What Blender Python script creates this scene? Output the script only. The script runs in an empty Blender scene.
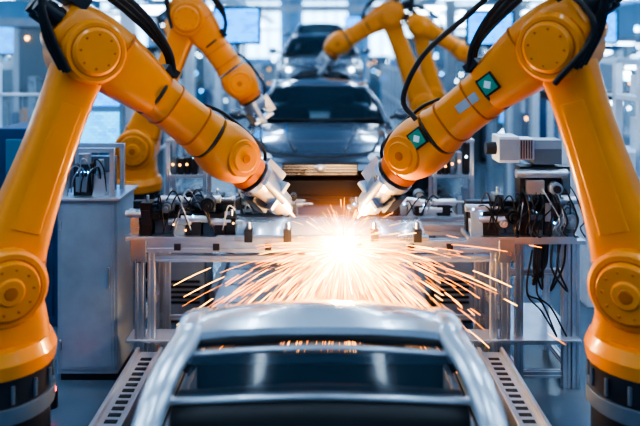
import bpy, bmesh, math, random
from mathutils import Vector, Matrix
R = random.Random(7)
V = Vector
bpy.context.scene.view_settings.look = 'AgX - High Contrast'

# ------------------------------------------------------------------ materials
def mat(name, col, metal=0.0, rough=0.5, emis=0.0, ecol=None, var=0.12, scale=6.0, coat=0.0, trans=0.0, bump=0.0, alpha=1.0):
    m = bpy.data.materials.new(name); m.use_nodes = True
    nt = m.node_tree; b = nt.nodes["Principled BSDF"]
    b.inputs["Metallic"].default_value = metal
    b.inputs["Roughness"].default_value = rough
    b.inputs["Coat Weight"].default_value = coat
    b.inputs["Transmission Weight"].default_value = trans
    b.inputs["Alpha"].default_value = alpha
    if emis > 0:
        b.inputs["Emission Color"].default_value = (*(ecol or col), 1)
        b.inputs["Emission Strength"].default_value = emis
    tc = nt.nodes.new("ShaderNodeTexCoord")
    nz = nt.nodes.new("ShaderNodeTexNoise"); nz.inputs["Scale"].default_value = scale; nz.inputs["Detail"].default_value = 4
    nt.links.new(tc.outputs["Object"], nz.inputs["Vector"])
    rp = nt.nodes.new("ShaderNodeValToRGB")
    rp.color_ramp.elements[0].position = 0.3; rp.color_ramp.elements[1].position = 0.7
    rp.color_ramp.elements[0].color = (*[c * (1 - var) for c in col], 1)
    rp.color_ramp.elements[1].color = (*[min(1, c * (1 + var * .5)) for c in col], 1)
    nt.links.new(nz.outputs["Fac"], rp.inputs["Fac"])
    nt.links.new(rp.outputs["Color"], b.inputs["Base Color"])
    mr = nt.nodes.new("ShaderNodeMapRange")
    mr.inputs["To Min"].default_value = max(0.02, rough * .8); mr.inputs["To Max"].default_value = min(1, rough * 1.25)
    nt.links.new(nz.outputs["Fac"], mr.inputs["Value"]); nt.links.new(mr.outputs["Result"], b.inputs["Roughness"])
    return m

ORG = mat("robot_orange_paint", (0.80, 0.262, 0.010), 0, 0.34, coat=0.25, var=.08, scale=3)
ORG2 = mat("robot_orange_shade", (0.50, 0.13, 0.004), 0, 0.42, var=.06, scale=3)
DRK = mat("dark_cast_metal", (0.03, 0.036, 0.048), .4, 0.40)
BLK = mat("black_rubber", (0.010, 0.011, 0.014), 0, 0.38)
STL = mat("brushed_steel", (0.50, 0.56, 0.63), .9, 0.28)
ALU = mat("aluminium_extrusion", (0.60, 0.67, 0.76), .85, 0.30)
ALUD = mat("slot_dark", (0.03, 0.035, 0.045), .5, 0.5)
WHT = mat("white_enamel", (0.64, 0.76, 0.88), 0, 0.35)
GRY = mat("grey_cabinet_paint", (0.11, 0.155, 0.21), .1, 0.42)
LGR = mat("light_grey_paint", (0.26, 0.35, 0.45), .1, 0.4)
BLU = mat("blue_machine_paint", (0.010, 0.07, 0.19), .1, 0.4)
TEAL = mat("teal_panel", (0.04, 0.20, 0.34), .1, 0.35)
COP = mat("copper", (0.8, 0.38, 0.2), 1, 0.3)
RED = mat("red_plastic", (0.6, 0.03, 0.02), 0, 0.4)
GRN = mat("green_label", (0.02, 0.30, 0.22), 0, 0.4)
SLV = mat("silver_car_paint", (0.60, 0.68, 0.76), .5, 0.24, coat=.8, var=.03)
CARB = mat("blue_grey_car_paint", (0.10, 0.15, 0.22), .55, 0.2, coat=1, var=.03)
CARW = mat("pale_car_paint", (0.20, 0.28, 0.38), .6, 0.25, coat=1, var=.03)
INT = mat("car_interior_black", (0.010, 0.013, 0.017), 0, 0.5)
GLS = mat("tinted_window_glass", (0.012, 0.028, 0.045), 0, 0.05, coat=.5, var=.02, alpha=.85)
GLC = mat("clear_guard_glass", (0.5, 0.7, 0.85), 0, 0.08, var=.02, alpha=.16)
TIRE = mat("tyre_rubber", (0.02, 0.02, 0.022), 0, .7)
LAMPW = mat("lamp_white", (0.80, 0.92, 1.0), 0, .4, emis=15, ecol=(.64, .85, 1), var=0)
CEILL = mat("ceiling_lamp_tube", (0.85, 0.93, 1.0), 0, .4, emis=24, ecol=(.67, .84, 1.0), var=0)
LEDB = mat("led_blue", (0.2, 0.6, 1.0), 0, .4, emis=18, ecol=(.12, .5, 1), var=0)
LEDO = mat("led_amber", (1, 0.5, 0.1), 0, .4, emis=12, ecol=(1, .4, .08), var=0)
LEDR = mat("led_red", (1, 0.05, 0.02), 0, .4, emis=10, ecol=(1, .05, .02), var=0)
HEADL = mat("headlamp_lens", (0.6, 0.7, 0.8), .3, .08, coat=1, var=.02)

def screen_mat(name, c1, c2, st):
    m = bpy.data.materials.new(name); m.use_nodes = True
    nt = m.node_tree; b = nt.nodes["Principled BSDF"]
    tc = nt.nodes.new("ShaderNodeTexCoord")
    mp = nt.nodes.new("ShaderNodeMapping"); mp.inputs["Rotation"].default_value = (math.pi / 2, 0, 0)
    br = nt.nodes.new("ShaderNodeTexBrick"); br.inputs["Scale"].default_value = 6
    br.inputs["Color1"].default_value = (*c1, 1); br.inputs["Color2"].default_value = (*c2, 1)
    br.inputs["Mortar"].default_value = (c1[0] * .3, c1[1] * .3, c1[2] * .4, 1); br.inputs["Mortar Size"].default_value = .03
    nt.links.new(tc.outputs["Object"], mp.inputs["Vector"]); nt.links.new(mp.outputs["Vector"], br.inputs["Vector"])
    nt.links.new(br.outputs["Color"], b.inputs["Emission Color"]); b.inputs["Emission Strength"].default_value = st
    b.inputs["Base Color"].default_value = (.01, .03, .06, 1); b.inputs["Roughness"].default_value = .3
    return m
SCR = screen_mat("blue_display", (0.0, 0.20, 0.75), (0.01, 0.42, 1.0), 4.2)
SCR2 = screen_mat("cyan_display", (0.01, 0.32, 0.8), (0.05, 0.6, 1.0), 3.2)

# ------------------------------------------------------------------ builder
class B:
    def __init__(s):
        s.v = []; s.f = []; s.m = []; s.sm = []; s.mats = []
    def mi(s, m):
        if m not in s.mats: s.mats.append(m)
        return s.mats.index(m)
    def add(s, vs, fs, m, smooth=False):
        o = len(s.v); s.v += [tuple(v) for v in vs]; k = s.mi(m)
        for f in fs:
            s.f.append([i + o for i in f]); s.m.append(k); s.sm.append(smooth)
    def box(s, c, d, m, rot=None):
        c = V(c); vs = []
        for x in (-.5, .5):
            for y in (-.5, .5):
                for z in (-.5, .5):
                    p = V((x * d[0], y * d[1], z * d[2]))
                    if rot: p = rot @ p
                    vs.append(c + p)
        s.add(vs, [(0, 1, 3, 2), (4, 6, 7, 5), (0, 4, 5, 1), (2, 3, 7, 6), (0, 2, 6, 4), (1, 5, 7, 3)], m)
    def bb(s, x0, x1, y0, y1, z0, z1, m):
        s.box(((x0 + x1) / 2, (y0 + y1) / 2, (z0 + z1) / 2), (x1 - x0, y1 - y0, z1 - z0), m)
    def cyl(s, p1, p2, r1, m, r2=None, n=24):
        p1 = V(p1); p2 = V(p2); r2 = r1 if r2 is None else r2
        d = (p2 - p1).normalized(); a = d.orthogonal().normalized(); b = d.cross(a)
        vs = []
        for p, r in ((p1, r1), (p2, r2)):
            for i in range(n):
                t = 2 * math.pi * i / n; vs.append(p + (a * math.cos(t) + b * math.sin(t)) * r)
        fs = [(i, (i + 1) % n, n + (i + 1) % n, n + i) for i in range(n)]
        s.add(vs, fs, m, True)
        s.add(vs[:n], [tuple(range(n))], m); s.add(vs[n:], [tuple(range(n))], m)
    def rings(s, p, d, prof, m, n=28):
        p = V(p); d = V(d).normalized()
        for (o1, r1), (o2, r2) in zip(prof[:-1], prof[1:]):
            if abs(o1 - o2) < 1e-5: continue
            s.cyl(p + d * o1, p + d * o2, r1, m, r2, n)
    def tube(s, pts, r, m, n=8, sub=6):
        pts = [V(p) for p in pts]; P = []
        q = [pts[0] * 2 - pts[1]] + pts + [pts[-1] * 2 - pts[-2]]
        for i in range(1, len(q) - 2):
            for k in range(sub):
                t = k / sub; a, b, c, d = q[i - 1], q[i], q[i + 1], q[i + 2]
                P.append(.5 * ((2 * b) + (c - a) * t + (2 * a - 5 * b + 4 * c - d) * t * t + (3 * b - a - 3 * c + d) * t ** 3))
        P.append(pts[-1]); up = None; vs = []
        for i, p in enumerate(P):
            t = (P[min(i + 1, len(P) - 1)] - P[max(i - 1, 0)]).normalized()
            if up is None: up = t.orthogonal().normalized()
            up = (up - t * up.dot(t)).normalized(); w = t.cross(up)
            for k in range(n):
                a = 2 * math.pi * k / n; vs.append(p + (up * math.cos(a) + w * math.sin(a)) * r)
        fs = []
        for i in range(len(P) - 1):
            for k in range(n):
                fs.append((i * n + k, i * n + (k + 1) % n, (i + 1) * n + (k + 1) % n, (i + 1) * n + k))
        fs += [tuple(range(n)), tuple(range((len(P) - 1) * n, len(P) * n))]
        s.add(vs, fs, m, True)
    def loft(s, st, side, m, e=4.0, n=32, smooth_steps=4):
        side = V(side).normalized()
        st = [(V(c), w, h) for c, w, h in st]
        if smooth_steps > 1:
            q = [st[0]] + st + [st[-1]]; o = []
            def cr(a, b, c, d, t): return .5 * ((2 * b) + (c - a) * t + (2 * a - 5 * b + 4 * c - d) * t * t + (3 * b - a - 3 * c + d) * t ** 3)
            for i in range(1, len(q) - 2):
                for k in range(smooth_steps):
                    t = k / smooth_steps
                    o.append(tuple(cr(q[i - 1][j], q[i][j], q[i + 1][j], q[i + 2][j], t) for j in range(3)))
            o.append(st[-1]); st = o
        vs = []
        for i, (c, w, h) in enumerate(st):
            t = (st[min(i + 1, len(st) - 1)][0] - st[max(i - 1, 0)][0]).normalized()
            sd = (side - t * side.dot(t)).normalized(); u = sd.cross(t)
            for k in range(n):
                a = 2 * math.pi * k / n; ca = math.cos(a); sa = math.sin(a)
                x = math.copysign(abs(ca) ** (2 / e), ca); y = math.copysign(abs(sa) ** (2 / e), sa)
                vs.append(c + sd * x * w / 2 + u * y * h / 2)
        fs = []
        N = len(st)
        for i in range(N - 1):
            for k in range(n):
                fs.append((i * n + k, i * n + (k + 1) % n, (i + 1) * n + (k + 1) % n, (i + 1) * n + k))
        s.add(vs, fs, m, True)
        s.add(vs[:n], [tuple(range(n))], m); s.add(vs[-n:], [tuple(range(n))], m)
    def extr(s, p1, p2, w, m=None, h=None):
        m = m or ALU; h = h or w
        p1 = V(p1); p2 = V(p2); d = (p2 - p1).normalized()
        a = V((0, 0, 1)) if abs(d.z) < .9 else V((1, 0, 0))
        a = (a - d * a.dot(d)).normalized(); b = d.cross(a)
        g = .14; k = .32
        pr = [(-.5, -.5), (-g, -.5), (-g, -k), (g, -k), (g, -.5), (.5, -.5), (.5, -g), (k, -g), (k, g), (.5, g), (.5, .5), (g, .5), (g, k), (-g, k), (-g, .5), (-.5, .5), (-.5, g), (-k, g), (-k, -g), (-.5, -g)]
        n = len(pr); vs = [p + a * (y * h) + b * (x * w) for p in (p1, p2) for x, y in pr]
        s.add(vs, [(i, (i + 1) % n, n + (i + 1) % n, n + i) for i in range(n)] + [tuple(range(n)), tuple(range(n, 2 * n))], m)
    def grid(s, rows, m, smooth=True, closed=False):
        n = len(rows[0]); vs = [p for r in rows for p in r]; fs = []
        for i in range(len(rows) - 1):
            for k in range(n - 1):
                fs.append((i * n + k, i * n + k + 1, (i + 1) * n + k + 1, (i + 1) * n + k))
        s.add(vs, fs, m, smooth)
    def ell(s, c, r, m, n=16, rot=None):
        c = V(c); vs = []; fs = []
        for i in range(n // 2 + 1):
            ph = math.pi * i / (n // 2)
            for k in range(n):
                t = 2 * math.pi * k / n
                p = V((r[0] * math.sin(ph) * math.cos(t), r[1] * math.sin(ph) * math.sin(t), r[2] * math.cos(ph)))
                if rot: p = rot @ p
                vs.append(c + p)
        for i in range(n // 2):
            for k in range(n):
                fs.append((i * n + k, i * n + (k + 1) % n, (i + 1) * n + (k + 1) % n, (i + 1) * n + k))
        s.add(vs, fs, m, True)
    def done(s, name, bevel=0, loc=None, seg=2):
        me = bpy.data.meshes.new(name)
        off = V(loc) if loc else V((0, 0, 0))
        me.from_pydata([tuple(V(v) - off) for v in s.v], [], s.f)
        for m in s.mats: me.materials.append(m)
        me.polygons.foreach_set("material_index", s.m)
        me.polygons.foreach_set("use_smooth", [True] * len(s.f))
        bm = bmesh.new(); bm.from_mesh(me)
        bmesh.ops.remove_doubles(bm, verts=bm.verts, dist=1e-5)
        bmesh.ops.recalc_face_normals(bm, faces=bm.faces); bm.to_mesh(me); bm.free()
        me.update(); me.set_sharp_from_angle(angle=math.radians(38))
        o = bpy.data.objects.new(name, me); bpy.context.scene.collection.objects.link(o); o.location = off
        if bevel:
            b = o.modifiers.new("bevel", "BEVEL"); b.width = bevel; b.segments = seg; b.limit_method = 'ANGLE'; b.angle_limit = math.radians(38)
            b.harden_normals = False
        return o

# ------------------------------------------------------------------ room
def room():
    b = B(); b.bb(-16, 16, -10, 42, -.1, 0, mat("factory_floor_epoxy", (0.11, 0.17, 0.24), .1, .2, var=.2, scale=1.2)); b.done("floor")
    WB = mat("wall_panel_blue_grey", (0.12, 0.26, 0.42), 0, .6, var=.15, scale=.6)
    b = B(); b.bb(-16, 16, 42, 42.2, 0, 8.2, WB)
    for i in range(16): b.bb(-16 + i * 2, -15.88 + i * 2, 41.9, 42, 0, 8.2, LGR)
    b.done("wall_back")
    b = B(); b.bb(-16.2, -16, -10, 42, 0, 8.2, WB); b.done("wall_left")
    b = B(); b.bb(16, 16.2, -10, 42, 0, 8.2, WB); b.done("wall_right")
    b = B(); b.bb(-16.2, 16.2, -10, 42.2, 8.2, 8.4, WB); b.done("ceiling")
    b = B()
    WIN = mat("daylight_window", (0.7, 0.85, 1.0), 0, .4, emis=4.5, ecol=(.40, .72, 1), var=0)
    for i in range(7): b.bb(-13 + i * 4, -10.4 + i * 4, 41.7, 41.88, 2.2, 5.5, WIN)
    for i in range(7):
        for k in range(1, 4): b.bb(-13 + i * 4 + .65 * k - .03, -13 + i * 4 + .65 * k + .03, 41.6, 41.7, 2.2, 5.5, GRY)
        b.bb(-13 + i * 4, -10.4 + i * 4, 41.6, 41.7, 3.8, 3.9, GRY)
    b.done("window_1")
    for x in (-11, -7.4, -4.6, -1.8, 1.8, 4.6, 7.4, 11):
        b = B()
        for k in range(9):
            y = -4 + k * 5
            b.bb(x - .13, x + .13, y, y + 3.0, 6.9, 6.95, CEILL); b.bb(x - .2, x + .2, y - .05, y + 3.05, 6.951, 7.05, WHT)
            b.bb(x - .02, x + .02, y + .5, y + .54, 7.05, 8.2, GRY); b.bb(x - .02, x + .02, y + 2.5, y + 2.54, 7.05, 8.2, GRY)
        b.done("ceiling_light_row")
room()

# ------------------------------------------------------------------ robot
def robot(base, S, E, W, T, sc=1.0, labels=False, hose=True, arm=.80):
    b = B(); S, E, W, T = V(S), V(E), V(W), V(T); bx, by = base
    n = (E - S).cross(W - E).normalized()
    if n.y > 0: n = -n
    l = (E - S).normalized(); d = (W - E).normalized(); td = (T - W).normalized()
    pr = V((bx, by, 0)); Z = V((0, 0, 1))
    b.box((bx, by, .025), (.86 * sc, .86 * sc, .05), DRK)
    b.rings(pr, Z, [(.05, .36 * sc), (.12, .36 * sc), (.1201, .29 * sc), (S.z - .72, .28 * sc)], DRK)
    z0 = S.z - .72
    b.rings(pr, Z, [(z0, .31 * sc), (z0 + .09, .31 * sc)], GRY)
    b.rings(pr, Z, [(z0 + .09, .29 * sc), (z0 + .25, .29 * sc)], DRK)
    for i in range(14):
        a = i * 2 * math.pi / 14; p = V((bx + .335 * sc * math.cos(a), by + .335 * sc * math.sin(a), .12)); b.cyl(p, p + Z * .03, .016, STL, n=8)
        p = V((bx + .296 * sc * math.cos(a), by + .296 * sc * math.sin(a), z0 + .11)); b.cyl(p, p + Z * .1, .012, GRY, n=6)
    b.rings(pr, Z, [(z0 + .25, .31 * sc), (z0 + .33, .32 * sc), (z0 + .40, .29 * sc)], ORG)
    b.loft([(V((bx, by, z0 + .36)), .44 * sc, .54 * sc), (V((bx, by, z0 + .5)), .42 * sc, .5 * sc), (V(((bx + S.x) / 2, (by + S.y) / 2, S.z - .12)), .42 * sc, .46 * sc), (S + Z * .02, .40 * sc, .36 * sc)], n, ORG)
    for sg in (1, -1):
        b.rings(S, n * sg, [(0, .225 * sc), (.20 * sc, .225 * sc), (.225 * sc, .205 * sc)], ORG)
        b.rings(S, n * sg, [(.225 * sc, .182 * sc), (.231 * sc, .182 * sc)], ORG2)
        b.rings(S, n * sg, [(.231 * sc, .170 * sc), (.262 * sc, .158 * sc)], ORG)
        b.rings(S, n * sg, [(.262 * sc, .08 * sc), (.28 * sc, .07 * sc)], ORG)
        b.rings(S, n * sg, [(.28 * sc, .04 * sc), (.286 * sc, .035 * sc)], ORG2)
        a1 = n.orthogonal().normalized(); a2 = n.cross(a1)
        for i in range(10):
            t = i * math.pi / 5; p = S + (a1 * math.cos(t) + a2 * math.sin(t)) * .125 * sc + n * sg * .258 * sc
            b.cyl(p, p + n * sg * .012, .009, ORG2, n=6)
    u = n.cross(l)
    def la(t, off=0): return S + (E - S) * t + n * off
    b.loft([(la(-.05), .26 * sc, .48 * sc * arm), (la(.08), .30 * sc, .50 * sc * arm), (la(.25), .28 * sc, .43 * sc * arm), (la(.5), .25 * sc, .37 * sc * arm), (la(.75), .25 * sc, .36 * sc * arm), (la(.92), .28 * sc, .38 * sc * arm), (la(1.03), .26 * sc, .32 * sc * arm)], n, ORG, e=4.5)
    b.loft([(la(.22, .135 * sc), .03 * sc, .17 * sc), (la(.5, .115 * sc), .03 * sc, .15 * sc), (la(.76, .115 * sc), .03 * sc, .14 * sc)], n, ORG, e=6, smooth_steps=1)
    b.loft([(la(.112), .31 * sc, .51 * sc * arm), (la(.122), .31 * sc, .505 * sc * arm)], n, ORG2, smooth_steps=1)
    for sg in (1, -1):
        b.rings(E, n * sg, [(0, .20 * sc), (.19 * sc, .20 * sc), (.215 * sc, .18 * sc)], ORG)
        b.rings(E, n * sg, [(.215 * sc, .158 * sc), (.220 * sc, .158 * sc)], ORG2)
        b.rings(E, n * sg, [(.220 * sc, .15 * sc), (.24 * sc, .13 * sc)], ORG)
        a1 = n.orthogonal().normalized(); a2 = n.cross(a1)
        for i in range(8):
            t = i * math.pi / 4; p = E + (a1 * math.cos(t) + a2 * math.sin(t)) * .105 * sc + n * sg * .238 * sc
            b.cyl(p, p + n * sg * .010, .009, ORG2, n=6)
    v = n.cross(d)
    if v.z < 0: v = -v
    EU = E + v * .06 * sc
    def fa(t, o=0): return EU + (W - EU) * t + v * o
    b.loft([(fa(0) - d * .26 * sc, .26 * sc, .26 * sc), (fa(0) - d * .2 * sc, .32 * sc, .34 * sc), (fa(0), .35 * sc, .41 * sc), (fa(.2), .34 * sc, .39 * sc), (fa(.36), .31 * sc, .33 * sc), (fa(.42), .28 * sc, .30 * sc)], n, ORG, e=4)
    b.rings(fa(.40), d, [(0, .160 * sc), (.02, .160 * sc)], DRK)
    b.loft([(fa(.42), .29 * sc, .31 * sc), (fa(.6), .28 * sc, .30 * sc), (fa(.74), .28 * sc, .31 * sc), (fa(.80), .30 * sc, .34 * sc)], n, ORG, e=3)
    b.rings(fa(.80), d, [(0, .168 * sc), (.016, .168 * sc)], DRK)
    b.loft([(fa(.82), .31 * sc, .33 * sc), (fa(.9), .35 * sc, .39 * sc), (fa(1.0), .35 * sc, .39 * sc), (fa(1.0) + (d * .6 + td * .4).normalized() * .12 * sc, .29 * sc, .32 * sc), (fa(1.0) + (d * .4 + td * .6).normalized() * .19 * sc, .2 * sc, .22 * sc)], n, ORG, e=2.8)
    for o in (-.08, .08):
        p = fa(0) - d * .26 * sc + n * o * sc
        b.rings(p, -d, [(0, .065 * sc), (.12 * sc, .065 * sc), (.13 * sc, .05 * sc), (.16 * sc, .05 * sc)], DRK, n=16)
    for t in (.12, .5, .7):
        b.loft([(fa(t), .37 * sc if t < .3 else .30 * sc, .42 * sc if t < .3 else .32 * sc), (fa(t + .01), .37 * sc if t < .3 else .30 * sc, .42 * sc if t < .3 else .32 * sc)], n, ORG2, e=4 if t < .3 else 3, smooth_steps=1)
    for sg in (1, -1):
        b.rings(W, n * sg, [(.1 * sc, .14 * sc), (.195 * sc, .13 * sc)], ORG)
        b.rings(W, n * sg, [(.195 * sc, .10 * sc), (.21 * sc, .09 * sc)], ORG)
        b.rings(W, n * sg, [(.21 * sc, .03 * sc), (.216 * sc, .03 * sc)], ORG2)
    TL = (T - W).length
    b.rings(W, td, [(.16 * sc, .14 * sc), (.22 * sc, .14 * sc)], ORG2)
    b.rings(W, td, [(.22 * sc, .12 * sc), (.25 * sc, .12 * sc)], BLK)
    b.rings(W, td, [(.25 * sc, .145 * sc), (.29 * sc, .145 * sc), (.36 * sc, .12 * sc), (TL * .80, .09 * sc)], STL)
    b.rings(W, td, [(TL * .80, .06 * sc), (TL * .9, .045 * sc)], ALU)
    b.rings(W, td, [(TL * .9, .022 * sc), (TL * 1.0, .012 * sc)], COP, n=12)
    rt = td.to_track_quat('Z', 'Y').to_matrix()
    b.box(W + td * (.38 * sc) + v * .13 * sc, (.10 * sc, .10 * sc, .20 * sc), ALU, rt)
    b.box(W + td * (.40 * sc) - v * .12 * sc, (.12 * sc, .07 * sc, .16 * sc), DRK, rt)
    b.cyl(W + td * .28 * sc + n * .14 * sc, W + td * .54 * sc + n * .12 * sc, .03 * sc, ALU, n=12)
    b.box(W + td * .48 * sc, (.24 * sc, .24 * sc, .03 * sc), ALU, rt)
    b.tube([W + td * .3 * sc + v * .12 * sc, W + td * .2 * sc + v * .21 * sc, fa(.85) + v * .205 * sc, fa(.7) + v * .165 * sc], .013 * sc, BLK)
    if hose:
        for k, o in enumerate((.10, .16, .22)):
            b.tube([la(.86, o * sc) - d * .12 * sc, la(.95, o * sc) - d * .30 * sc, E - d * (.42 + .02 * k) * sc + v * (.10) * sc + n * o * sc, E - d * .36 * sc + v * (.24 + .02 * k) * sc + n * o * sc, E - d * .12 * sc + v * (.34 + .02 * k) * sc + n * o * .9 * sc, E + d * .14 * sc + v * (.34 + .02 * k) * sc + n * o * .8 * sc, fa(.32) + v * .26 * sc + n * o * .6 * sc, fa(.43) + v * .15 * sc + n * o * .5 * sc], .019 * sc, BLK)
        b.box(fa(.40) + v * .17 * sc + n * .07, (.10 * sc, .12 * sc, .05 * sc), DRK, d.to_track_quat('X', 'Z').to_matrix())
        b.box(E - d * .25 * sc + v * .22 * sc + n * .05 * sc, (.14 * sc, .2 * sc, .1 * sc), DRK, d.to_track_quat('X', 'Z').to_matrix())
    if labels:
        M = Matrix((d, v, n)).transposed()
        for t, o in ((.36, .0), (.86, .02)):
            w = .170 * sc if t < .5 else .178 * sc
            p = fa(t) + n * w + v * o
            b.box(p, (.125, .125, .012), BLK, M); b.box(p + n * .004, (.10, .10, .014), GRN, M)
            b.box(p + n * .008, (.045, .045, .014), WHT, M @ Matrix.Rotation(.78, 3, 'Z'))
        b.box(fa(.52) + n * .142 * sc, (.18, .06, .012), LGR, M)
        b.tube([fa(.80) + n * .2 + v * .12, fa(.78) + n * .24 + v * .28, fa(.55) + n * .26 + v * .40, fa(.25) + n * .27 + v * .40, fa(-.05) + n * .27 + v * .36, E - d * .30 + n * .27 + v * .16, E - d * .28 + n * .28 - v * .1, la(.85, .3)], .019, BLK)
    return b.done("industrial_robot_arm", bevel=.005)

robot((-1.88, 4.1), (-1.88, 4.1, 1.30), (-1.48, 4.4, 2.64), (-.64, 5.05, 1.89), (-.20, 5.42, 1.36), 1.0)
robot((1.90, 4.1), (1.87, 4.1, 1.30), (1.48, 4.3, 2.68), (.68, 5.0, 1.93), (.29, 5.4, 1.36), 1.04, labels=True)
robot((-2.1, 7.9), (-2.06, 7.9, 1.55), (-1.48, 7.9, 3.0), (-.90, 7.95, 2.28), (-.70, 8.0, 1.95), 1.0)
robot((1.85, 12.9), (1.9, 12.9, 1.6), (1.28, 12.9, 3.25), (.32, 12.9, 2.75), (.12, 12.9, 2.42), 1.12)
robot((2.55, 15.2), (2.5, 15.2, 1.6), (2.15, 15.2, 3.15), (3.1, 15.0, 2.6), (3.4, 14.9, 2.2), 1.1)
robot((-3.6, 15.5), (-3.6, 15.5, 1.6), (-3.2, 15.5, 3.1), (-2.3, 15.4, 2.7), (-2.0, 15.4, 2.3), .95)

# ------------------------------------------------------------------ cars
def car(y0, zb, paint, glass=True, shell=False, roof=None, hw=.9, sh=0.0, name="car", wheels=True):
    b = B()
    X = hw / .9
    st = [(0, .60, .30, .52, .58), (.05, .72, .24, .60, .68), (.2, .83, .2, .68, .77), (.55, .885, .2, .77, .86), (1.0, .90, .2, .83, .92), (1.35, .90, .2, .87, .96),
          (1.7, .90, .2, .88, .96), (2.3, .90, .2, .89, .95), (3.0, .90, .2, .91, .95), (3.7, .895, .2, .93, .98), (4.05, .88, .2, .94, 1.0), (4.3, .83, .23, .92, .98), (4.45, .74, .28, .86, .92), (4.5, .6, .34, .76, .8)]
    if shell:   # compact body: shorter nose beyond the cabin, dropping away
        st = [((y if y < 2.3 else 2.3 + (y - 2.3) * .45), w, zl, (zs if y < 2.9 else zs - .10 - .05 * (y - 3)), (zt if y < 2.9 else zt - .10 - .05 * (y - 3))) for y, w, zl, zs, zt in st]
    rows = []
    for (y, w, zl, zs, zt) in st:
        w *= X; zs += sh; zt += sh
        h = [(0, zt), (.4 * w, zt - .008), (.7 * w, zt - .03), (.86 * w, zt - .035), (.93 * w, zs), (.985 * w, zs - .07), (w, zs - .2), (1.0 * w, .42), (.98 * w, zl + .06), (.93 * w, zl), (0, zl)]
        rows.append([V((-x, y0 + y, zb + z)) for x, z in h[::-1]] + [V((x, y0 + y, zb + z)) for x, z in h[1:]])
    n = len(rows[0]); vs = [p for r in rows for p in r]; fs = []
    for i in range(len(rows) - 1):
        for k in range(n - 1):
            if 5 <= i < (9 if not shell else 8) and 7 <= k <= 12: continue
            fs.append((i * n + k, i * n + k + 1, (i + 1) * n + k + 1, (i + 1) * n + k))
    me = bpy.data.meshes.new("tmp"); me.from_pydata(vs, [], fs)
    bm = bmesh.new(); bm.from_mesh(me)
    bmesh.ops.remove_doubles(bm, verts=bm.verts, dist=1e-4)
    bmesh.ops.subdivide_edges(bm, edges=bm.edges[:], cuts=1, smooth=.0, use_grid_fill=True)
    for _ in range(2): bmesh.ops.smooth_vert(bm, verts=bm.verts, factor=.4, use_axis_x=True, use_axis_y=True, use_axis_z=True)
    bm.verts.ensure_lookup_table()
    arch = []
    wys = (.85, 3.6) if not shell else (.75, 2.75)
    for f in bm.faces:
        c = f.calc_center_median()
        for wy in wys:
            if abs(c.x) > .72 * X and abs(c.z - zb) < .9 and math.hypot(c.y - y0 - wy, c.z - zb - .32) < .34: arch.append(f)
    bmesh.ops.delete(bm, geom=list(set(arch)), context='FACES')
    bm.verts.ensure_lookup_table(); bm.verts.index_update()
    b.add([v.co.copy() for v in bm.verts], [[v.index for v in f.verts] for f in bm.faces], paint, True); bm.free()
    g = lambda x, y, z: V((x * X, y0 + y, zb + z))
    roof = roof or [(2.05, 1.37), (2.3, 1.42), (2.8, 1.445), (3.2, 1.42), (3.5, 1.36)]
    cowl = (1.35, .95); tail = (4.05, .99)
    if shell: cowl = (1.18, .86); tail = (2.78, .80)
    rf = roof[0]; rb = roof[-1]; rw = .60 if not shell else .72
    rr = []
    for (y, z) in roof:
        rr.append([g(x * rw, y + (.06 * x * x if y == rf[0] else 0), z - (.045 if not shell else .06) * abs(x) ** 2.5) for x in (-1, -.95, -.85, -.7, -.4, 0, .4, .7, .85, .95, 1)])
    b.grid(rr, paint); b.grid([[p - V((0, 0, .035)) for p in r] for r in rr], INT if not shell else paint)
    front_edge = rr[0]
    b.grid([front_edge, [p + V((0, 0.0, -.035)) for p in front_edge]], paint)
    for sx in (-1, 1):
        P = [g(sx * .83, cowl[0], cowl[1] - .04), g(sx * (rw + .12), (cowl[0] + rf[0]) / 2, (cowl[1] + rf[1]) / 2 + .02), g(sx * (rw + .015), rf[0], rf[1] - .045)]
        if shell: P = [g(sx * .90, cowl[0], cowl[1] - .04), g(sx * .825, (cowl[0] + rf[0]) / 2, (cowl[1] + rf[1]) / 2 + .02), g(sx * .735, rf[0] + .05, rf[1] - .075)]
        Q = [g(sx * (rw + .015), y, z - (.05 if not shell else .085)) for y, z in roof]
        T2 = [g(sx * (rw + .10), (tail[0] + rb[0]) / 2, (tail[1] + rb[1]) / 2 - .03), g(sx * .80, tail[0], tail[1] - .05)]
        pts = P + Q[1:] + T2
        wd = .135 if shell else .06
        b.loft([(p, wd, .05 if not shell else .08) for p in pts], V((1, 0, 0)), paint, e=2.6, n=20)
        my = roof[len(roof) // 2]
        b.loft([(g(sx * .86, my[0] + .1, .88 + sh), .05, .12), (g(sx * (rw + .01), my[0], my[1] - .06), .05, .07)], V((1, 0, 0)), INT, n=12)
        if not shell: b.tube([g(sx * .86, cowl[0], .87 + sh), g(sx * .87, 2.3, .89 + sh), g(sx * .86, 3.2, .92 + sh), g(sx * .84, tail[0], .94 + sh)], .022, paint)
        if not shell:
            q = len(roof)
            b.grid([[g(sx * (.845 - .0), cowl[0] + .05 + (tail[0] - cowl[0] - .1) * i / (q - 1), .93) for i in range(q)], [g(sx * .62, y, z - .06) for y, z in roof]], GLS)
    if glass:
        def pane(a, c, mm):
            rows2 = []
            for i in range(7):
                t = i / 6; y = a[0] + (c[0] - a[0]) * t; z = a[1] + (c[1] - a[1]) * t + .03 * math.sin(math.pi * t); w = .82 + (.6 - .82) * t
                rows2.append([g(w * x, y + (.10 * (x * x)) * (1 - .6 * t) * (1 if c[0] > a[0] else -1), z) for x in (-1, -.75, -.5, -.25, 0, .25, .5, .75, 1)])
            b.grid(rows2, mm)
        pane((cowl[0] - .04, cowl[1]), (rf[0] + .0, rf[1] - .01), GLS)
        pane((tail[0] + .03, tail[1]), (rb[0], rb[1] - .01), GLS)
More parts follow.
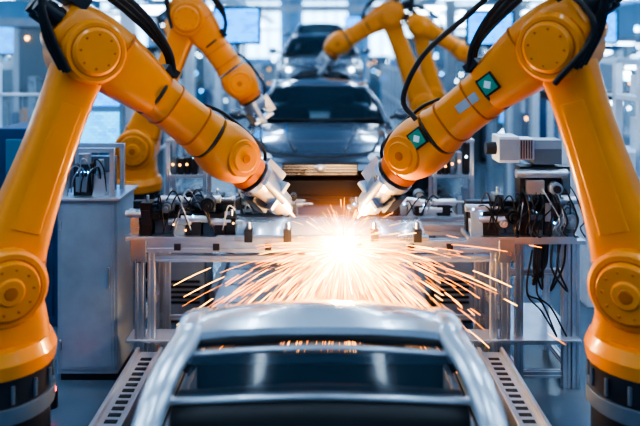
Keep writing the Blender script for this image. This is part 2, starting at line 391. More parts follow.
        for sx in (-1, 1): b.tube([g(0, cowl[0] - .06, cowl[1] + .02), g(sx * .5, cowl[0] + .0, cowl[1] + .03), g(sx * .7, cowl[0] + .06, cowl[1] + .04)], .012, INT)
    b.bb(-.78 * X, .78 * X, y0 + 1.3, y0 + (4.0 if not shell else 2.7), zb + .24, zb + .30, INT)
    if not shell:
        b.loft([(g(-.78, 1.6, .86), .3, .2), (g(.78, 1.6, .86), .3, .2)], V((0, 1, 0)), INT, smooth_steps=1)
        for sx in (-.38, .38):
            b.loft([(g(sx, 2.65, .35), .5, .2), (g(sx, 2.8, .9), .5, .14), (g(sx, 2.86, 1.0), .34, .1)], V((1, 0, 0)), INT)
            b.ell(g(sx, 2.9, 1.12), (.13, .06, .09), INT)
        for sx in (-1, 1):
            b.ell(g(sx * .66, .17, .665), (.19, .14, .085), HEADL); b.ell(g(sx * .62, .06, .665), (.045, .045, .035), LAMPW)
            b.cyl(g(sx * .62, .02, .42), g(sx * .62, .12, .42), .06, HEADL, n=16)
            b.loft([(g(sx * .86, 1.5, .98), .06, .04), (g(sx * .98, 1.48, 1.02), .06, .05)], V((0, 1, 0)), INT, n=12)
            b.ell(g(sx * 1.02, 1.48, 1.03), (.11, .06, .075), paint)
        b.box(g(0, .0, .58), (.8, .06, .13), INT); b.box(g(0, .02, .38), (1.1, .08, .17), INT)
        for k in range(4): b.box(g(0, -.035, .535 + k * .03), (.78, .012, .007), STL)
        b.ell(g(0, -.04, .60), (.06, .02, .04), STL)
        b.loft([(g(-.7, .1, .3), .12, .05), (g(-.4, -.0, .29), .12, .05), (g(.4, -.0, .29), .12, .05), (g(.7, .1, .3), .12, .05)], V((0, 1, 0)), INT, n=12)
        for sx in (-1, 1): b.tube([g(sx * .55, .16, .745), g(sx * .66, .6, .845), g(sx * .70, 1.2, .935)], .010, INT)
        b.tube([g(-.55, .16, .745), g(-.3, .07, .715), g(0, .04, .705), g(.3, .07, .715), g(.55, .16, .745)], .010, INT)
        for sx in (-1, 1): b.tube([g(sx * .25, .12, .77), g(sx * .36, .6, .865), g(sx * .42, 1.2, .955)], .014, paint)
    if wheels:
        for sx in (-1, 1):
            for wy in (.85, 3.6):
                c = g(sx * .78, wy, .32); ax = V((sx, 0, 0))
                b.rings(c, ax, [(-.1, .29), (-.08, .32), (.08, .32), (.1, .29)], TIRE); b.rings(c, ax, [(.08, .21), (.105, .20)], STL)
                for k in range(5):
                    a = k * 2 * math.pi / 5; b.box(c + ax * .11 + V((0, math.cos(a), math.sin(a))) * .11, (.02, .05, .2), ALU, Matrix.Rotation(-a + math.pi / 2, 3, 'X'))
    if shell:
        Y = V((0, 1, 0))
        def bar(y, z, h, dy, m, hwid, bow=.02):
            b.loft([(g(-hwid, y + .04, z - bow), h, dy), (g(-hwid * .5, y + .01, z - bow * .3), h, dy), (g(0, y, z), h, dy), (g(hwid * .5, y + .01, z - bow * .3), h, dy), (g(hwid, y + .04, z - bow), h, dy)], V((0, 0, 1)), m, n=16, e=3)
        bar(rf[0] + .02, rf[1] - .055, .04, .05, INT, .68, .05)
        bar(rf[0] - .02, rf[1] - .088, .022, .04, paint, .70, .05)
        rows2 = []
        for i in range(5):
            t = i / 4; y = rf[0] - .03 - .16 * t; z = rf[1] - .10 - .155 * t; w = .69 + .08 * t
            rows2.append([g(w * x, y + .05 * x * x, z - .04 * x * x) for x in (-1, -.75, -.5, -.25, 0, .25, .5, .75, 1)])
        b.grid(rows2, mat("rear_window_glass", (.03, .06, .09), 0, .12, coat=.3, var=.02, alpha=.55))
        bar(rf[0] + .08, 1.10, .05, .05, LGR, .74)
        bar(1.40, 1.03, .030, .05, paint, .80, .045)
        b.loft([(g(-.76, 1.48, .84), .28, .28), (g(0, 1.46, .88), .30, .28), (g(.76, 1.48, .84), .28, .28)], Y, INT, n=18)
        b.bb(-.78 * X, .78 * X, y0 + 2.1, y0 + 2.15, zb + .3, zb + .90, INT)
        for sx in (-.38, .38): b.ell(g(sx, 2.0, .98), (.14, .06, .07), INT)
        for sx in (-1, 1): b.ell(g(sx * .84, 1.10, .80), (.05, .14, .06), RED)
    return b.done(name)

car(1.84, .02, SLV, glass=False, shell=True, roof=[(1.56, 1.285), (1.66, 1.315), (1.82, 1.31), (2.1, 1.225), (2.4, 1.06), (2.6, .93)], hw=.80, sh=-.07, name="car_body_shell", wheels=False)
car(7.45, .80, CARB, hw=.93)
car(13.6, 1.60, CARW)
car(20.0, 2.1, CARB)

def skid(y0, zt, L=4.5):
    b = B()
    for sx in (-1, 1):
        b.bb(sx * .78 - .14, sx * .78 + .14, y0 + .1, y0 + L - .1, zt - .08, zt, LGR)
        b.bb(sx * .78 - .03, sx * .78 + .03, y0 + .2, y0 + L - .2, zt - .2, zt - .08, GRY)
        for k in (.35, 1.6, 2.9, 4.1):
            b.bb(sx * .78 - .05, sx * .78 + .05, y0 + k, y0 + k + .1, .33, zt - .2, LGR)
            b.bb(sx * .78 - .12, sx * .78 + .12, y0 + k - .06, y0 + k + .16, .305, .33, GRY)
    for k in (.35, 1.6, 2.9, 4.1): b.bb(-.9, .9, y0 + k, y0 + k + .1, zt - .16, zt - .08, GRY)
    b.done("car_lift_platform")
skid(7.45, .80); skid(13.6, 1.60); skid(20.0, 2.1)

# ------------------------------------------------------------------ conveyor
BED = mat("conveyor_bed_plate", (0.42, 0.51, 0.60), .3, .3, var=.06, scale=2)
b = B()
b.bb(-1.0, 1.0, 6.4, 26, .0, .30, BED)
for k in range(39): b.bb(-1.0, 1.0, 6.5 + k * .5, 6.515 + k * .5, .30, .304, GRY)
for sx in (-1, 1):
    b.bb(sx * 1.03 - .03, sx * 1.03 + .03, 6.65, 26, 0, .36, GRY)
b.done("conveyor_bed")
for sx in (-1, 1):
    b = B(); x = sx * 1.30
    b.bb(x - .10, x + .10, 2.6, 5.35, .27, .34, ALU)
    b.bb(x - .10, x - .075, 2.6, 5.35, .34, .38, ALU); b.bb(x + .075, x + .10, 2.6, 5.35, .34, .38, ALU)
    for k in range(33): b.bb(x - .04, x + .04, 2.65 + k * .08, 2.69 + k * .08, .335, .344, ALUD)
    for k in range(4): b.extr((x, 2.8 + k * .72, 0), (x, 2.8 + k * .72, .27), .09)
    x2 = sx * 1.08
    b.bb(x2 - .05, x2 + .05, 2.6, 5.35, .2, .27, GRY)
    for k in range(18): b.cyl((x2 - .05, 2.7 + k * .15, .3), (x2 + .05, 2.7 + k * .15, .3), .03, STL, n=12)
    b.bb(x2 - .06, x2 + .06, 2.6, 5.35, .0, .2, DRK)
    for k in range(3): b.extr((x2, 3.6 + k * .6, .15), (x, 3.6 + k * .6, .15), .06)
    b.done("conveyor_side_rail", bevel=.003)
b = B()
for y in (2.9, 3.9, 4.9): b.bb(-1.0, 1.0, y, y + .12, .06, .18, GRY)
for sx in (-1, 1): b.bb(sx * .7 - .06, sx * .7 + .06, 2.3, 5.3, .181, .205, DRK)
for y in (2.9, 3.9, 4.9):
    for sx in (-1, 1): b.bb(sx * .9 - .04, sx * .9 + .04, y, y + .12, 0, .06, DRK)
b.done("body_skid_frame")

# ------------------------------------------------------------------ welding table
b = B()
for (y, z, s) in ((5.45, 1.13, .09), (5.45, 1.03, .05), (5.95, 1.13, .09), (6.3, 1.13, .06)):
    b.extr((-1.42, y, z), (1.46, y, z), s)
for x in (-1.40, 1.44, -1.31, 1.35):
    for y in (5.45, 6.0): b.extr((x, y, 0), (x, y, 1.09), .055 if abs(x) < 1.38 else .07)
for x in (-1.40, -.5, .5, 1.44): b.extr((x, 5.45, 1.13), (x, 6.3, 1.13), .06)
for x in (-1.40, 1.44):
    for z in (.12, .55): b.extr((x, 5.45, z), (x, 6.0, z), .05)
for x in (-1.40, 1.44): b.extr((x, 6.3, 0), (x, 6.3, 1.1), .06)
b.extr((-1.40, 6.0, .36), (1.44, 6.0, .36), .04)
b.bb(-1.5, -.95, 5.40, 5.62, .39, .41, ALU); b.bb(.98, 1.50, 5.4, 5.62, .39, .41, ALU)
for x in (-1.1, -.8, -.4, .3, .7, 1.0): b.box((x, 5.40, 1.13), (.05, .02, .05), DRK)
for x in (-1.40, 1.44): b.box((x, 5.40, 1.1), (.12, .02, .18), STL)
b.done("welding_table_frame", bevel=.002)
b = B()
rows = []
for i in range(9):
    t = i / 8; rows.append([V((-.78 + 1.6 * k / 20, 5.42 + .62 * t, 1.195 + .05 * math.sin(math.pi * t) + .03 * math.exp(-((k - 10) / 4) ** 2) + .012 * math.sin(k * 1.3))) for k in range(21)])
b.grid(rows, SLV)
b.loft([(V((-.8, 5.42, 1.195)), .04, .045), (V((.84, 5.42, 1.195)), .04, .045)], V((0, 1, 0)), STL, n=12, smooth_steps=1)
for x in (-.55, -.25, .42, .75):
    b.bb(x - .03, x + .03, 5.36, 5.44, 1.175, 1.27, DRK); b.cyl((x, 5.40, 1.27), (x, 5.40, 1.32), .018, STL, n=10)
    b.box((x, 5.46, 1.27), (.04, .14, .03), ALU)
b.done("stamped_body_panel")

# ------------------------------------------------------------------ fixtures on table
def fixture(x0, x1, y, z0, h, seed, name):
    r = random.Random(seed); b = B()
    b.bb(x0, x1, y - .14, y + .14, z0, z0 + .03, ALU)
    b.bb(x0 + .02, x1 - .02, y + .02, y + .1, z0 + .03, z0 + h * .75, DRK)
    b.bb(x0 + .03, x1 - .1, y - .09, y + .04, z0 + h * .42, z0 + h * .55, BLK)
    for q in (0, 1):
        x = x0 + .03
        while x < x1 - .06:
            w = r.uniform(.05, .12); hh = h * r.uniform(.45, 1.0); m = r.choice([DRK, GRY, STL, BLK, GRY, LGR])
            k = r.random(); yo = y + .05 * q * 2
            if k < .45:
                b.bb(x, x + w, yo - .10, yo + .03, z0 + .03, z0 + hh, m)
                b.bb(x + .008, x + w - .008, yo - .11, yo - .10, z0 + hh * .4, z0 + hh * .8, ALU if m == DRK else DRK)
                b.cyl((x + w / 2, yo - .04, z0 + hh), (x + w / 2, yo - .04, z0 + hh + .05), .012, STL, n=10)
            elif k < .75:
                rr = w * .6; c = V((x + w / 2, yo - .06, z0 + .05 + rr + r.uniform(0, h * .5)))
                b.rings(c, V((0, -1, 0)), [(-.06, rr), (.06, rr), (.0601, rr * .7), (.09, rr * .7), (.0901, rr * .3), (.11, rr * .3)], m, n=18)
                b.bb(x, x + w, yo - .04, yo + .04, z0 + .03, c.z, GRY)
            else:
                zz = z0 + h * r.uniform(.3, .8)
                b.cyl((x - .04, yo - .08, zz), (x + w + .05, yo - .08, zz), .030, ALU, n=14)
                b.cyl((x + w + .05, yo - .08, zz), (x + w + .14, yo - .08, zz), .012, STL, n=10)
                b.bb(x, x + w, yo - .1, yo, z0 + .03, zz, m)
            x += w + .008
    for i in range(9):
        xa = r.uniform(x0, x1); xb = xa + r.uniform(-.25, .25)
        b.tube([(xa, y - .05, z0 + h * .6), ((xa + xb) / 2, y - .13, z0 + h * r.uniform(.7, 1.1)), (xb, y - .1, z0 + h * .2)], .006, r.choice([BLK, BLK, DRK, BLK, LGR]), n=6)
    for i in range(4): b.ell((r.uniform(x0, x1), y - .115, z0 + h * r.uniform(.2, .7)), (.007, .006, .007), r.choice([LEDB, LEDO, LEDB]), n=8)
    b.done(name, bevel=.003)
fixture(-1.50, -.66, 5.53, 1.18, .36, 3, "clamping_fixture")
fixture(1.14, 1.98, 5.53, 1.18, .36, 5, "clamping_fixture")
fixture(.25, 1.2, 6.22, 1.17, .20, 9, "clamping_fixture")
fixture(-1.2, -.2, 6.22, 1.17, .22, 11, "clamping_fixture")

b = B()
for x in (1.56, 1.93, 2.0): b.extr((x, 5.5, 0), (x, 5.5, 1.15), .06)
for z in (.1, .36, .9): b.extr((1.50, 5.52, z), (2.0, 5.52, z), .05)
for x in (1.56, 2.0): b.extr((x, 5.5, .1), (x, 6.2, .1), .05); b.extr((x, 6.2, 0), (x, 6.2, 1.15), .05)
b.bb(1.50, 2.05, 5.4, 6.25, 1.15, 1.179, ALU); b.bb(1.5, 2.02, 5.4, 6.2, .39, .41, ALU)
b.done("fixture_stand", bevel=.002)
rr = random.Random(4)
b = B()
b.bb(1.70, 1.78, 5.6, 5.68, 1.18, 1.80, STL)
b.bb(1.38, 1.54, 5.4, 5.62, 1.78, 1.98, WHT); b.bb(1.385, 1.535, 5.395, 5.40, 1.80, 1.96, LGR)
b.bb(1.54, 1.66, 5.42, 5.60, 1.80, 1.96, ALU); b.bb(1.66, 1.88, 5.44, 5.66, 1.76, 1.88, GRY); b.bb(1.66, 1.88, 5.44, 5.60, 1.88, 1.95, LGR)
b.cyl((1.30, 5.5, 1.88), (1.38, 5.5, 1.88), .05, DRK, n=18)
for k in range(5): b.bb(1.555 + .02 * k, 1.562 + .02 * k, 5.41, 5.42, 1.81, 1.95, DRK)
b.bb(1.56, 1.95, 5.46, 5.6, 1.52, 1.74, DRK); b.cyl((1.52, 5.44, 1.69), (1.92, 5.44, 1.69), .035, ALU, n=12); b.bb(1.60, 1.74, 5.42, 5.46, 1.53, 1.64, STL); b.cyl((1.82, 5.46, 1.58), (1.82, 5.38, 1.58), .05, LGR, n=16)
b.cyl((1.82, 5.38, 1.58), (1.82, 5.36, 1.58), .03, DRK, n=16); b.bb(1.88, 1.94, 5.42, 5.46, 1.54, 1.7, GRY)
for i in range(11):
    x = 1.55 + rr.random() * .4; x2 = x + rr.uniform(-.15, .15)
    b.tube([(x, 5.5, 1.62), (x + .03, 5.38, 1.5 + rr.uniform(-.05, .05)), (x2, 5.36, 1.35), (x2 - .03, 5.36, 1.24 + rr.uniform(-.02, .06)), (x2 + .03, 5.42, 1.20)], rr.choice([.006, .008]), rr.choice([BLK, BLK, BLK, DRK, LGR]), n=6)
b.done("sensor_camera_head", bevel=.003)
b = B()
for i in range(9):
    x = 1.62 + rr.random() * .25
    b.tube([(x, 5.42, 1.17), (x - .03, 5.36, .98), (x + rr.uniform(-.10, .10), 5.36, .80 + rr.random() * .12), (x + .03, 5.40, .98), (x + .06, 5.43, 1.15)], .008, rr.choice([BLK, BLK, DRK, RED if i == 2 else BLK]), n=6)
for i in range(3):
    x = 1.6 + rr.random() * .12
    b.tube([(x, 5.42, 1.1), (x - .06, 5.36, .8), (x + .06, 5.38, .55 + rr.random() * .2), (x + .2, 5.45, .42)], .007, BLK, n=6)
b.done("hanging_cable_bundle")

# left control cabinet
b = B()
b.bb(-2.10, -1.62, 5.6, 6.1, .06, 1.45, LGR); b.bb(-2.08, -1.64, 5.62, 6.08, 0, .06, DRK)
b.bb(-2.08, -1.64, 5.585, 5.6, .1, 1.42, LGR); b.bb(-2.06, -1.66, 5.58, 5.585, .12, 1.40, LGR)
b.bb(-1.69, -1.675, 5.565, 5.58, .75, .92, STL); b.box((-2.07, 5.58, .3), (.015, .02, .08), STL); b.box((-2.07, 5.58, 1.25), (.015, .02, .08), STL)
b.bb(-2.13, -1.59, 5.56, 6.12, 1.45, 1.47, ALU)
b.done("control_cabinet", bevel=.006)
b = B()
for x in (-2.06, -1.68): b.extr((x, 5.66, 1.47), (x, 5.66, 1.84), .035)
for x in (-2.06, -1.68): b.extr((x, 5.95, 1.47), (x, 5.95, 1.84), .035)
b.extr((-2.08, 5.66, 1.84), (-1.66, 5.66, 1.84), .035); b.extr((-2.08, 5.95, 1.84), (-1.66, 5.95, 1.84), .035)
b.bb(-2.0, -1.86, 5.68, 5.86, 1.47, 1.72, DRK); b.bb(-1.84, -1.74, 5.66, 5.8, 1.47, 1.64, ALU); b.bb(-1.98, -1.88, 5.67, 5.68, 1.5, 1.62, LGR)
b.cyl((-1.93, 5.75, 1.72), (-1.93, 5.75, 1.80), .05, STL, n=16); b.cyl((-1.79, 5.7, 1.64), (-1.79, 5.7, 1.76), .03, LGR, n=12)
b.bb(-1.98, -1.72, 5.85, 5.93, 1.47, 1.76, GRY)
for i in range(8):
    x = -2.05 + rr.random() * .35
    b.tube([(x, 5.66, 1.50), (x + .04, 5.60, 1.62 + rr.random() * .15), (x + .10, 5.63, 1.7), (x + .1, 5.7, 1.5)], .006, rr.choice([BLK, LGR, BLK, BLK, DRK]), n=6)
for i in range(5): b.ell((-1.97 + i * .03, 5.672, 1.66), (.007, .005, .007), LEDB, n=8)
b.done("valve_terminal_unit")

b = B()
b.bb(-3.22, -2.46, 8.75, 8.83, 1.42, 2.82, LGR); b.bb(-3.17, -2.51, 8.73, 8.75, 1.95, 2.77, SCR); b.bb(-3.17, -2.51, 8.73, 8.75, 1.47, 1.88, SCR2)
b.bb(-2.90, -2.78, 8.77, 8.85, 0, 1.45, GRY); b.bb(-3.1, -2.6, 8.6, 9.0, 0, .04, GRY)
b.done("operator_display", bevel=.005)
b = B()
b.bb(-3.1, -2.5, 6.7, 7.3, .0, 1.9, BLU); b.bb(-3.05, -2.55, 6.68, 6.7, .1, 1.2, BLU); b.bb(-3.0, -2.6, 6.67, 6.69, 1.3, 1.8, TEAL); b.bb(-2.7, -2.6, 6.65, 6.68, .5, .7, STL)
b.done("blue_machine_cabinet", bevel=.01)
b = B()
b.bb(2.75, 3.25, 7.2, 8.0, .0, 1.6, WHT); b.bb(2.8, 3.2, 7.18, 7.2, .1, 1.1, LGR); b.bb(2.85, 3.1, 7.17, 7.19, 1.2, 1.5, SCR); b.bb(3.15, 3.19, 7.16, 7.18, .5, .7, STL)
b.done("machine_cabinet", bevel=.01)
for sx in (-1, 1):
    b = B(); x = sx * 1.30
    b.bb(x - .20, x + .20, 6.78, 7.2, .05, 1.0, GRY); b.bb(x - .18, x + .18, 6.80, 7.18, 0, .05, DRK)
    b.bb(x - .18, x + .18, 6.765, 6.78, .1, .95, LGR)
    for k in range(5): b.bb(x - .14, x + .14, 6.755, 6.765, .2 + .05 * k, .225 + .05 * k, DRK)
    for px in (-.18, .18): b.extr((x + px, 6.82, 1.0), (x + px, 6.82, 1.75), .035); b.extr((x + px, 7.1, 1.0), (x + px, 7.1, 1.75), .035)
    b.bb(x - .20, x + .20, 6.79, 7.13, 1.75, 1.78, ALU); b.bb(x - .19, x + .19, 6.82, 7.1, 1.4, 1.43, ALU)
    for k in range(5):
        px = x - .16 + k * .068; hh = rr.uniform(.12, .30)
        b.bb(px, px + .05, 6.86, 7.0, 1.43, 1.43 + hh, rr.choice([DRK, BLK, STL, GRY])); b.bb(px, px + .05, 6.86, 7.0, 1.0, 1.0 + hh, rr.choice([DRK, BLK, LGR, TEAL]))
        b.ell((px + .02, 6.855, 1.43 + hh * .6), (.010, .008, .010), rr.choice([LEDB, LEDO, LAMPW]), n=8)
    b.done("robot_controller_rack", bevel=.003)
b = B(); b.cyl((-2.0, 5.2, 0), (-2.0, 5.2, .12), .05, DRK, n=16); b.cyl((-2.0, 5.2, .12), (-2.0, 5.2, .14), .04, LEDR, n=16); b.done("warning_light")

# ------------------------------------------------------------------ background population
def fence(x0, y0, x1, y1, h=2.1, m=None):
    b = B(); m = m or WHT
    p0 = V((x0, y0, 0)); p1 = V((x1, y1, 0)); L = (p1 - p0).length; n = max(1, round(L / 1.1)); dd = (p1 - p0) / n
    for i in range(n + 1):
        p = p0 + dd * i; b.bb(p.x - .035, p.x + .035, p.y - .035, p.y + .035, 0, h, m); b.bb(p.x - .07, p.x + .07, p.y - .07, p.y + .07, 0, .02, GRY)
    for z in (.2, h * .5, h - .04): b.cyl(p0 + V((0, 0, z)), p1 + V((0, 0, z)), .022, m, n=8)
    k = int(L / .14)
    for i in range(k):
        p = p0 + (p1 - p0) * (i + .5) / k; b.cyl(p + V((0, 0, .2)), p + V((0, 0, h - .04)), .005, LGR, n=4)
    a = p0 + V((0, 0, .25)); c = p1 + V((0, 0, h - .1))
    b.add([a, (p1.x, p1.y, .25), c, (p0.x, p0.y, h - .1)], [(0, 1, 2, 3)], GLC)
    b.done("safety_fence")
for a in ((-2.6, 9.6, -2.6, 13.0), (-3.2, 6.4, -5.6, 6.4), (-5.6, 9.2, -3.4, 9.2), (2.9, 9.4, 2.9, 12), (3.2, 9.2, 6.2, 9.2), (3.3, 6.6, 5.6, 6.6), (-2.3, 19, -2.3, 27), (2.4, 19, 2.4, 27)): fence(*a)

def machine(x, y, r):
    w = r.uniform(.7, 1.7); d = r.uniform(.6, 1.3); h = r.uniform(1.5, 3.3); m = r.choice([WHT, LGR, LGR, BLU, BLU, TEAL, GRY, DRK])
    b = B()
    b.bb(x - w / 2, x + w / 2, y, y + d, .08, h * .45, m); b.bb(x - w / 2 + .03, x + w / 2 - .03, y + .03, y + d, 0, .08, DRK)
    for sx in (-1, 1):
        for yy in (y + .03, y + d - .03): b.bb(x + sx * w / 2 - .04, x + sx * w / 2 + .04, yy - .03, yy + .03, h * .45, h, WHT if m != WHT else LGR)
    b.bb(x - w / 2, x + w / 2, y, y + d, h, h + .12, m)
    b.bb(x - w / 2 + .05, x + w / 2 - .05, y + d - .06, y + d - .04, h * .45, h, r.choice([LGR, TEAL, GRY, DRK, BLU, DRK]))
    b.bb(x - w / 2 + .04, x + w / 2 - .04, y + .02, y + .03, h * .45, h, GLC)
    if r.random() < .6: b.bb(x - w * .35, x + w * .35, y + .1, y + .18, h - .08, h - .03, LAMPW)
    for k in range(r.randint(3, 7)):
        cx = x + r.uniform(-.38, .38) * w; ch = r.uniform(.2, .6) * h * .5
        b.bb(cx - .06, cx + .06, y + d * .4, y + d * .7, h * .45, h * .45 + ch, r.choice([STL, DRK, ORG, ALU, BLU, DRK]))
    b.bb(x - w * .42, x - .02, y - .015, y, .15, h * .42, r.choice([LGR, WHT, GRY, BLU])); b.bb(x + .02, x + w * .42, y - .015, y, .15, h * .42, r.choice([LGR, GRY, TEAL, BLU]))
    b.bb(x - .06, x - .04, y - .03, y - .01, h * .2, h * .3, STL)
    if r.random() < .6:
        sx = x + r.choice([-1, 1]) * w * .3; zz = h * .55
        b.bb(sx - .24, sx + .24, y - .12, y - .06, zz - .17, zz + .17, DRK); b.bb(sx - .21, sx + .21, y - .125, y - .12, zz - .14, zz + .14, r.choice([SCR, SCR, SCR2])); b.bb(sx - .02, sx + .02, y - .06, y + .02, zz - .05, zz + .05, DRK)
    p = V((x + w * .4, y + .1, h + .12)); b.cyl(p, p + V((0, 0, .18)), .02, STL, n=8)
    for k, mm in enumerate(r.sample([LEDB, LEDO, LAMPW, LAMPW], 2)): b.cyl(p + V((0, 0, .18 + .07 * k)), p + V((0, 0, .24 + .07 * k)), .045, mm, n=10)
    for k in range(9): b.ell((x + r.uniform(-.45, .45) * w, y - .02, r.uniform(.4, h * .95)), (.03, .015, .03), r.choice([LEDB, LAMPW, LAMPW, LAMPW, LEDO]), n=8)
    b.done("production_machine", bevel=0)
r = random.Random(21)
for y in (10.5, 13.5, 16.2, 19.5, 24.8, 28, 32):
    x = 4.1 + r.random() * .4
    while x < min(13.5, 4.5 + y * .42):
        machine(x, y + r.uniform(-.3, .3), r); machine(-x - r.uniform(0, .15), y + r.uniform(-.3, .3), r); x += r.uniform(1.95, 2.3)
for x in (-3, -1, 1, 3): machine(x, 36, r)

for sx, yy in ((-4.4, 7.2), (4.2, 7.4)):
    b = B()
    for ax in (-.8, .8):
        for ay in (0, .6): b.bb(sx + ax - .04, sx + ax + .04, yy + ay - .04, yy + ay + .04, 0, 2.5, WHT)
    for z in (.3, .9, 1.5, 2.1):
        b.bb(sx - .84, sx + .84, yy - .04, yy + .64, z, z + .05, WHT)
        x = sx - .7
        while x < sx + .5:
            w = r.uniform(.15, .35); b.bb(x, x + w, yy + .05, yy + .5, z + .05, z + r.uniform(.2, .45), r.choice([LGR, TEAL, BLU, WHT, STL])); x += w + .04
    b.bb(sx - .7, sx + .7, yy - .02, yy + .02, 2.44, 2.49, LAMPW)
    b.done("parts_rack")

b = B()
for y in (12.1, 17.9, 22.9, 30.2):
    b.bb(-9, 9, y, y + .22, 4.3, 4.6, LGR)
    for x in (-3.35, 3.35): b.bb(x - .12, x + .12, y, y + .22, 0, 4.3, WHT if x < 0 else LGR)
for x in (-3.0, 3.0, -6.5, 6.5):
    b.bb(x - .1, x + .1, 11.5, 32, 4.1, 4.3, LGR)
b.done("overhead_steel_gantry")
b = B()
for x in (-6.5, -3.0, 3.0, 6.5, -4.6, 4.6):
    for y in (12.5, 14.6, 18.3, 20.5, 24, 27, 30.6):
        b.bb(x - .5, x + .5, y, y + .12, 3.72, 3.78, LAMPW)
        b.bb(x - .55, x + .55, y - .02, y + .14, 3.781, 3.84, WHT)
        b.bb(x - .02, x + .02, y + .04, y + .08, 3.84, 4.1, GRY)
b.done("task_light_array")
b = B()
for x, z in ((-2.2, 3.9), (-2.05, 3.9), (2.3, 3.95), (2.5, 3.95), (-5.4, 3.6), (5.4, 3.5)):
    b.cyl((x, 11.5, z), (x, 32, z), .05, STL, n=10)
    for y in range(12, 32, 3): b.bb(x - .015, x + .015, y, y + .03, z, z + .35, GRY)
b.done("overhead_pipework")
for (x, y, z, w, h) in ((-1.38, 11.6, 2.78, .72, .55), (-5.2, 12, 2.6, .8, .5), (-2.9, 22, 3.2, 1.0, .6), (4.0, 15.9, 2.9, .9, .6), (5.0, 12.9, 2.8, .9, .55), (1.6, 29, 3.3, 1.1, .7), (-3.2, 10.6, 2.2, .7, .45), (2.75, 11.3, 2.75, .7, .5)):
    b = B(); b.bb(x - w / 2 - .04, x + w / 2 + .04, y, y + .07, z - .04, z + h + .04, DRK); b.bb(x - w / 2, x + w / 2, y - .01, y, z, z + h, SCR)
    b.bb(x - .03, x + .03, y + .07, y + .13, 0, z + h * .6, LGR); b.bb(x - .25, x + .25, y - .1, y + .4, 0, .03, GRY); b.done("status_monitor")

# ------------------------------------------------------------------ welding sparks
WP = V((.18, 5.36, 1.11))
burst = bpy.data.objects.new("welding_spark_burst", None); burst.location = (0, 0, 0); bpy.context.scene.collection.objects.link(burst)
def em(name, c, s):
    m = bpy.data.materials.new(name); m.use_nodes = True; nt = m.node_tree; nt.nodes.clear()
    o = nt.nodes.new("ShaderNodeOutputMaterial"); e = nt.nodes.new("ShaderNodeEmission")
    e.inputs[0].default_value = (*c, 1); e.inputs[1].default_value = s; nt.links.new(e.outputs[0], o.inputs[0]); return m
EM = [em("spark_orange", (1, .27, .02), 9), em("spark_gold", (1, .42, .06), 18), em("spark_white", (1, .62, .22), 34)]
cu = bpy.data.curves.new("sparks", 'CURVE'); cu.dimensions = '3D'; cu.bevel_depth = .0019; cu.bevel_resolution = 1
for m in EM: cu.materials.append(m)
r = random.Random(5)
cnt = 0
while cnt < 2300:
    ang = r.uniform(0, 2 * math.pi); q = r.random()
    el = r.uniform(-.8, .05) if q < .55 else (r.uniform(-.15, .35) if q < .86 else r.uniform(.4, 1.4))
    sp = r.uniform(1.2, 4.6) * (0.85 if el > .4 else 1)
    if math.cos(ang) > 0 and r.random() < .45: sp *= 1.25
    v = V((math.cos(ang) * math.cos(el), math.sin(ang) * math.cos(el) * .6 - .25, math.sin(el))) * sp
    t0 = .27 * r.random() ** 1.5; t1 = t0 + r.uniform(.012, .07)
    if el > .4: t0 *= .5; t1 = t0 + r.uniform(.01, .05)
    ts = [t0 + (t1 - t0) * k / 5 for k in range(6)]
    pts = [WP + v * t + V((0, 0, -4.9)) * t * t for t in ts]
    cnt += 1
    if pts[-1].z < .42 or pts[-1].y < 4.3: continue
    s = cu.splines.new('POLY'); s.points.add(5)
    w = r.uniform(.35, 1.25)
    for k, p in enumerate(pts): s.points[k].co = (*p, 1); s.points[k].radius = w * (.35 + .65 * math.sin(math.pi * (k + .6) / 6.2))
    s.material_index = 2 if t0 < .02 and r.random() < .7 else r.choice([0, 0, 1])
o = bpy.data.objects.new("sparks", cu); bpy.context.scene.collection.objects.link(o); o.parent = burst
b = B(); b.ell(WP, (.09, .06, .07), em("weld_arc_white", (1, .85, .65), 150), n=20); b.done("arc").parent = burst
me = bpy.data.meshes.new("weld_halo"); bm = bmesh.new(); bmesh.ops.create_icosphere(bm, subdivisions=3, radius=1.0); bm.to_mesh(me); bm.free()  # added emission-only volume imitating the glare around the arc; holds no smoke
m = bpy.data.materials.new("weld_halo_glow"); m.use_nodes = True; nt = m.node_tree; nt.nodes.clear()
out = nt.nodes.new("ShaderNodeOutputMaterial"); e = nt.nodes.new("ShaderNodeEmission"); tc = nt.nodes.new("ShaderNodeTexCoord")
ln = nt.nodes.new("ShaderNodeVectorMath"); ln.operation = 'LENGTH'; nt.links.new(tc.outputs["Object"], ln.inputs[0])
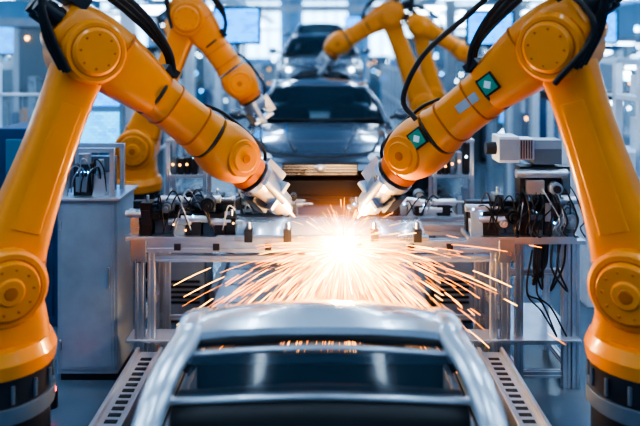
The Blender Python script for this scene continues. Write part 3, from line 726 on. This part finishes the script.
mr = nt.nodes.new("ShaderNodeMapRange"); mr.inputs["From Min"].default_value = 0; mr.inputs["From Max"].default_value = .95; mr.inputs["To Min"].default_value = 1; mr.inputs["To Max"].default_value = 0
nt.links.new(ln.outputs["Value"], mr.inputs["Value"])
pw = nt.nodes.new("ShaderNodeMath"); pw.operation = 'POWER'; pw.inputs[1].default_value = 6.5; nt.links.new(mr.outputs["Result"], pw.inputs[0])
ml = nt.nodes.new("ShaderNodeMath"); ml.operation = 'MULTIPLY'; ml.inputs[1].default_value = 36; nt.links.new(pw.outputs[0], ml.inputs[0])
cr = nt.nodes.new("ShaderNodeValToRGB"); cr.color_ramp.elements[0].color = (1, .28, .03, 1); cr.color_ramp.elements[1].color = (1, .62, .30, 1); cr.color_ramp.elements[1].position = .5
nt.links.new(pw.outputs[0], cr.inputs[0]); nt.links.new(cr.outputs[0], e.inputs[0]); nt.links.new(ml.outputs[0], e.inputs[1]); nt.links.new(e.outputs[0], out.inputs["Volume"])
me.materials.append(m); o = bpy.data.objects.new("weld_halo", me); o.location = WP - V((0, 0, .05)); bpy.context.scene.collection.objects.link(o); o.parent = burst

def light(name, loc, en, col, size=.1):
    l = bpy.data.lights.new(name, 'POINT'); l.energy = en; l.color = col; l.shadow_soft_size = size
    o = bpy.data.objects.new(name, l); o.location = loc
    bpy.context.scene.collection.objects.link(o)
light("weld_flash_light", WP + V((0, -.12, .16)), 170, (1, .58, .25), .08)

w = bpy.data.worlds.new("World"); bpy.context.scene.world = w; w.use_nodes = True
bg = w.node_tree.nodes["Background"]; bg.inputs[0].default_value = (.38, .64, 1, 1); bg.inputs[1].default_value = .5

cd = bpy.data.cameras.new("camera"); cam = bpy.data.objects.new("camera", cd); bpy.context.scene.collection.objects.link(cam)
cam.location = (0, 0, 2.65); cam.rotation_euler = (math.pi / 2, 0, 0); cd.lens = 39.375; cd.sensor_width = 36; cd.shift_y = -163 / 640
cd.dof.use_dof = True; cd.dof.focus_distance = 5.1; cd.dof.aperture_fstop = .75; cd.clip_end = 200
bpy.context.scene.camera = cam
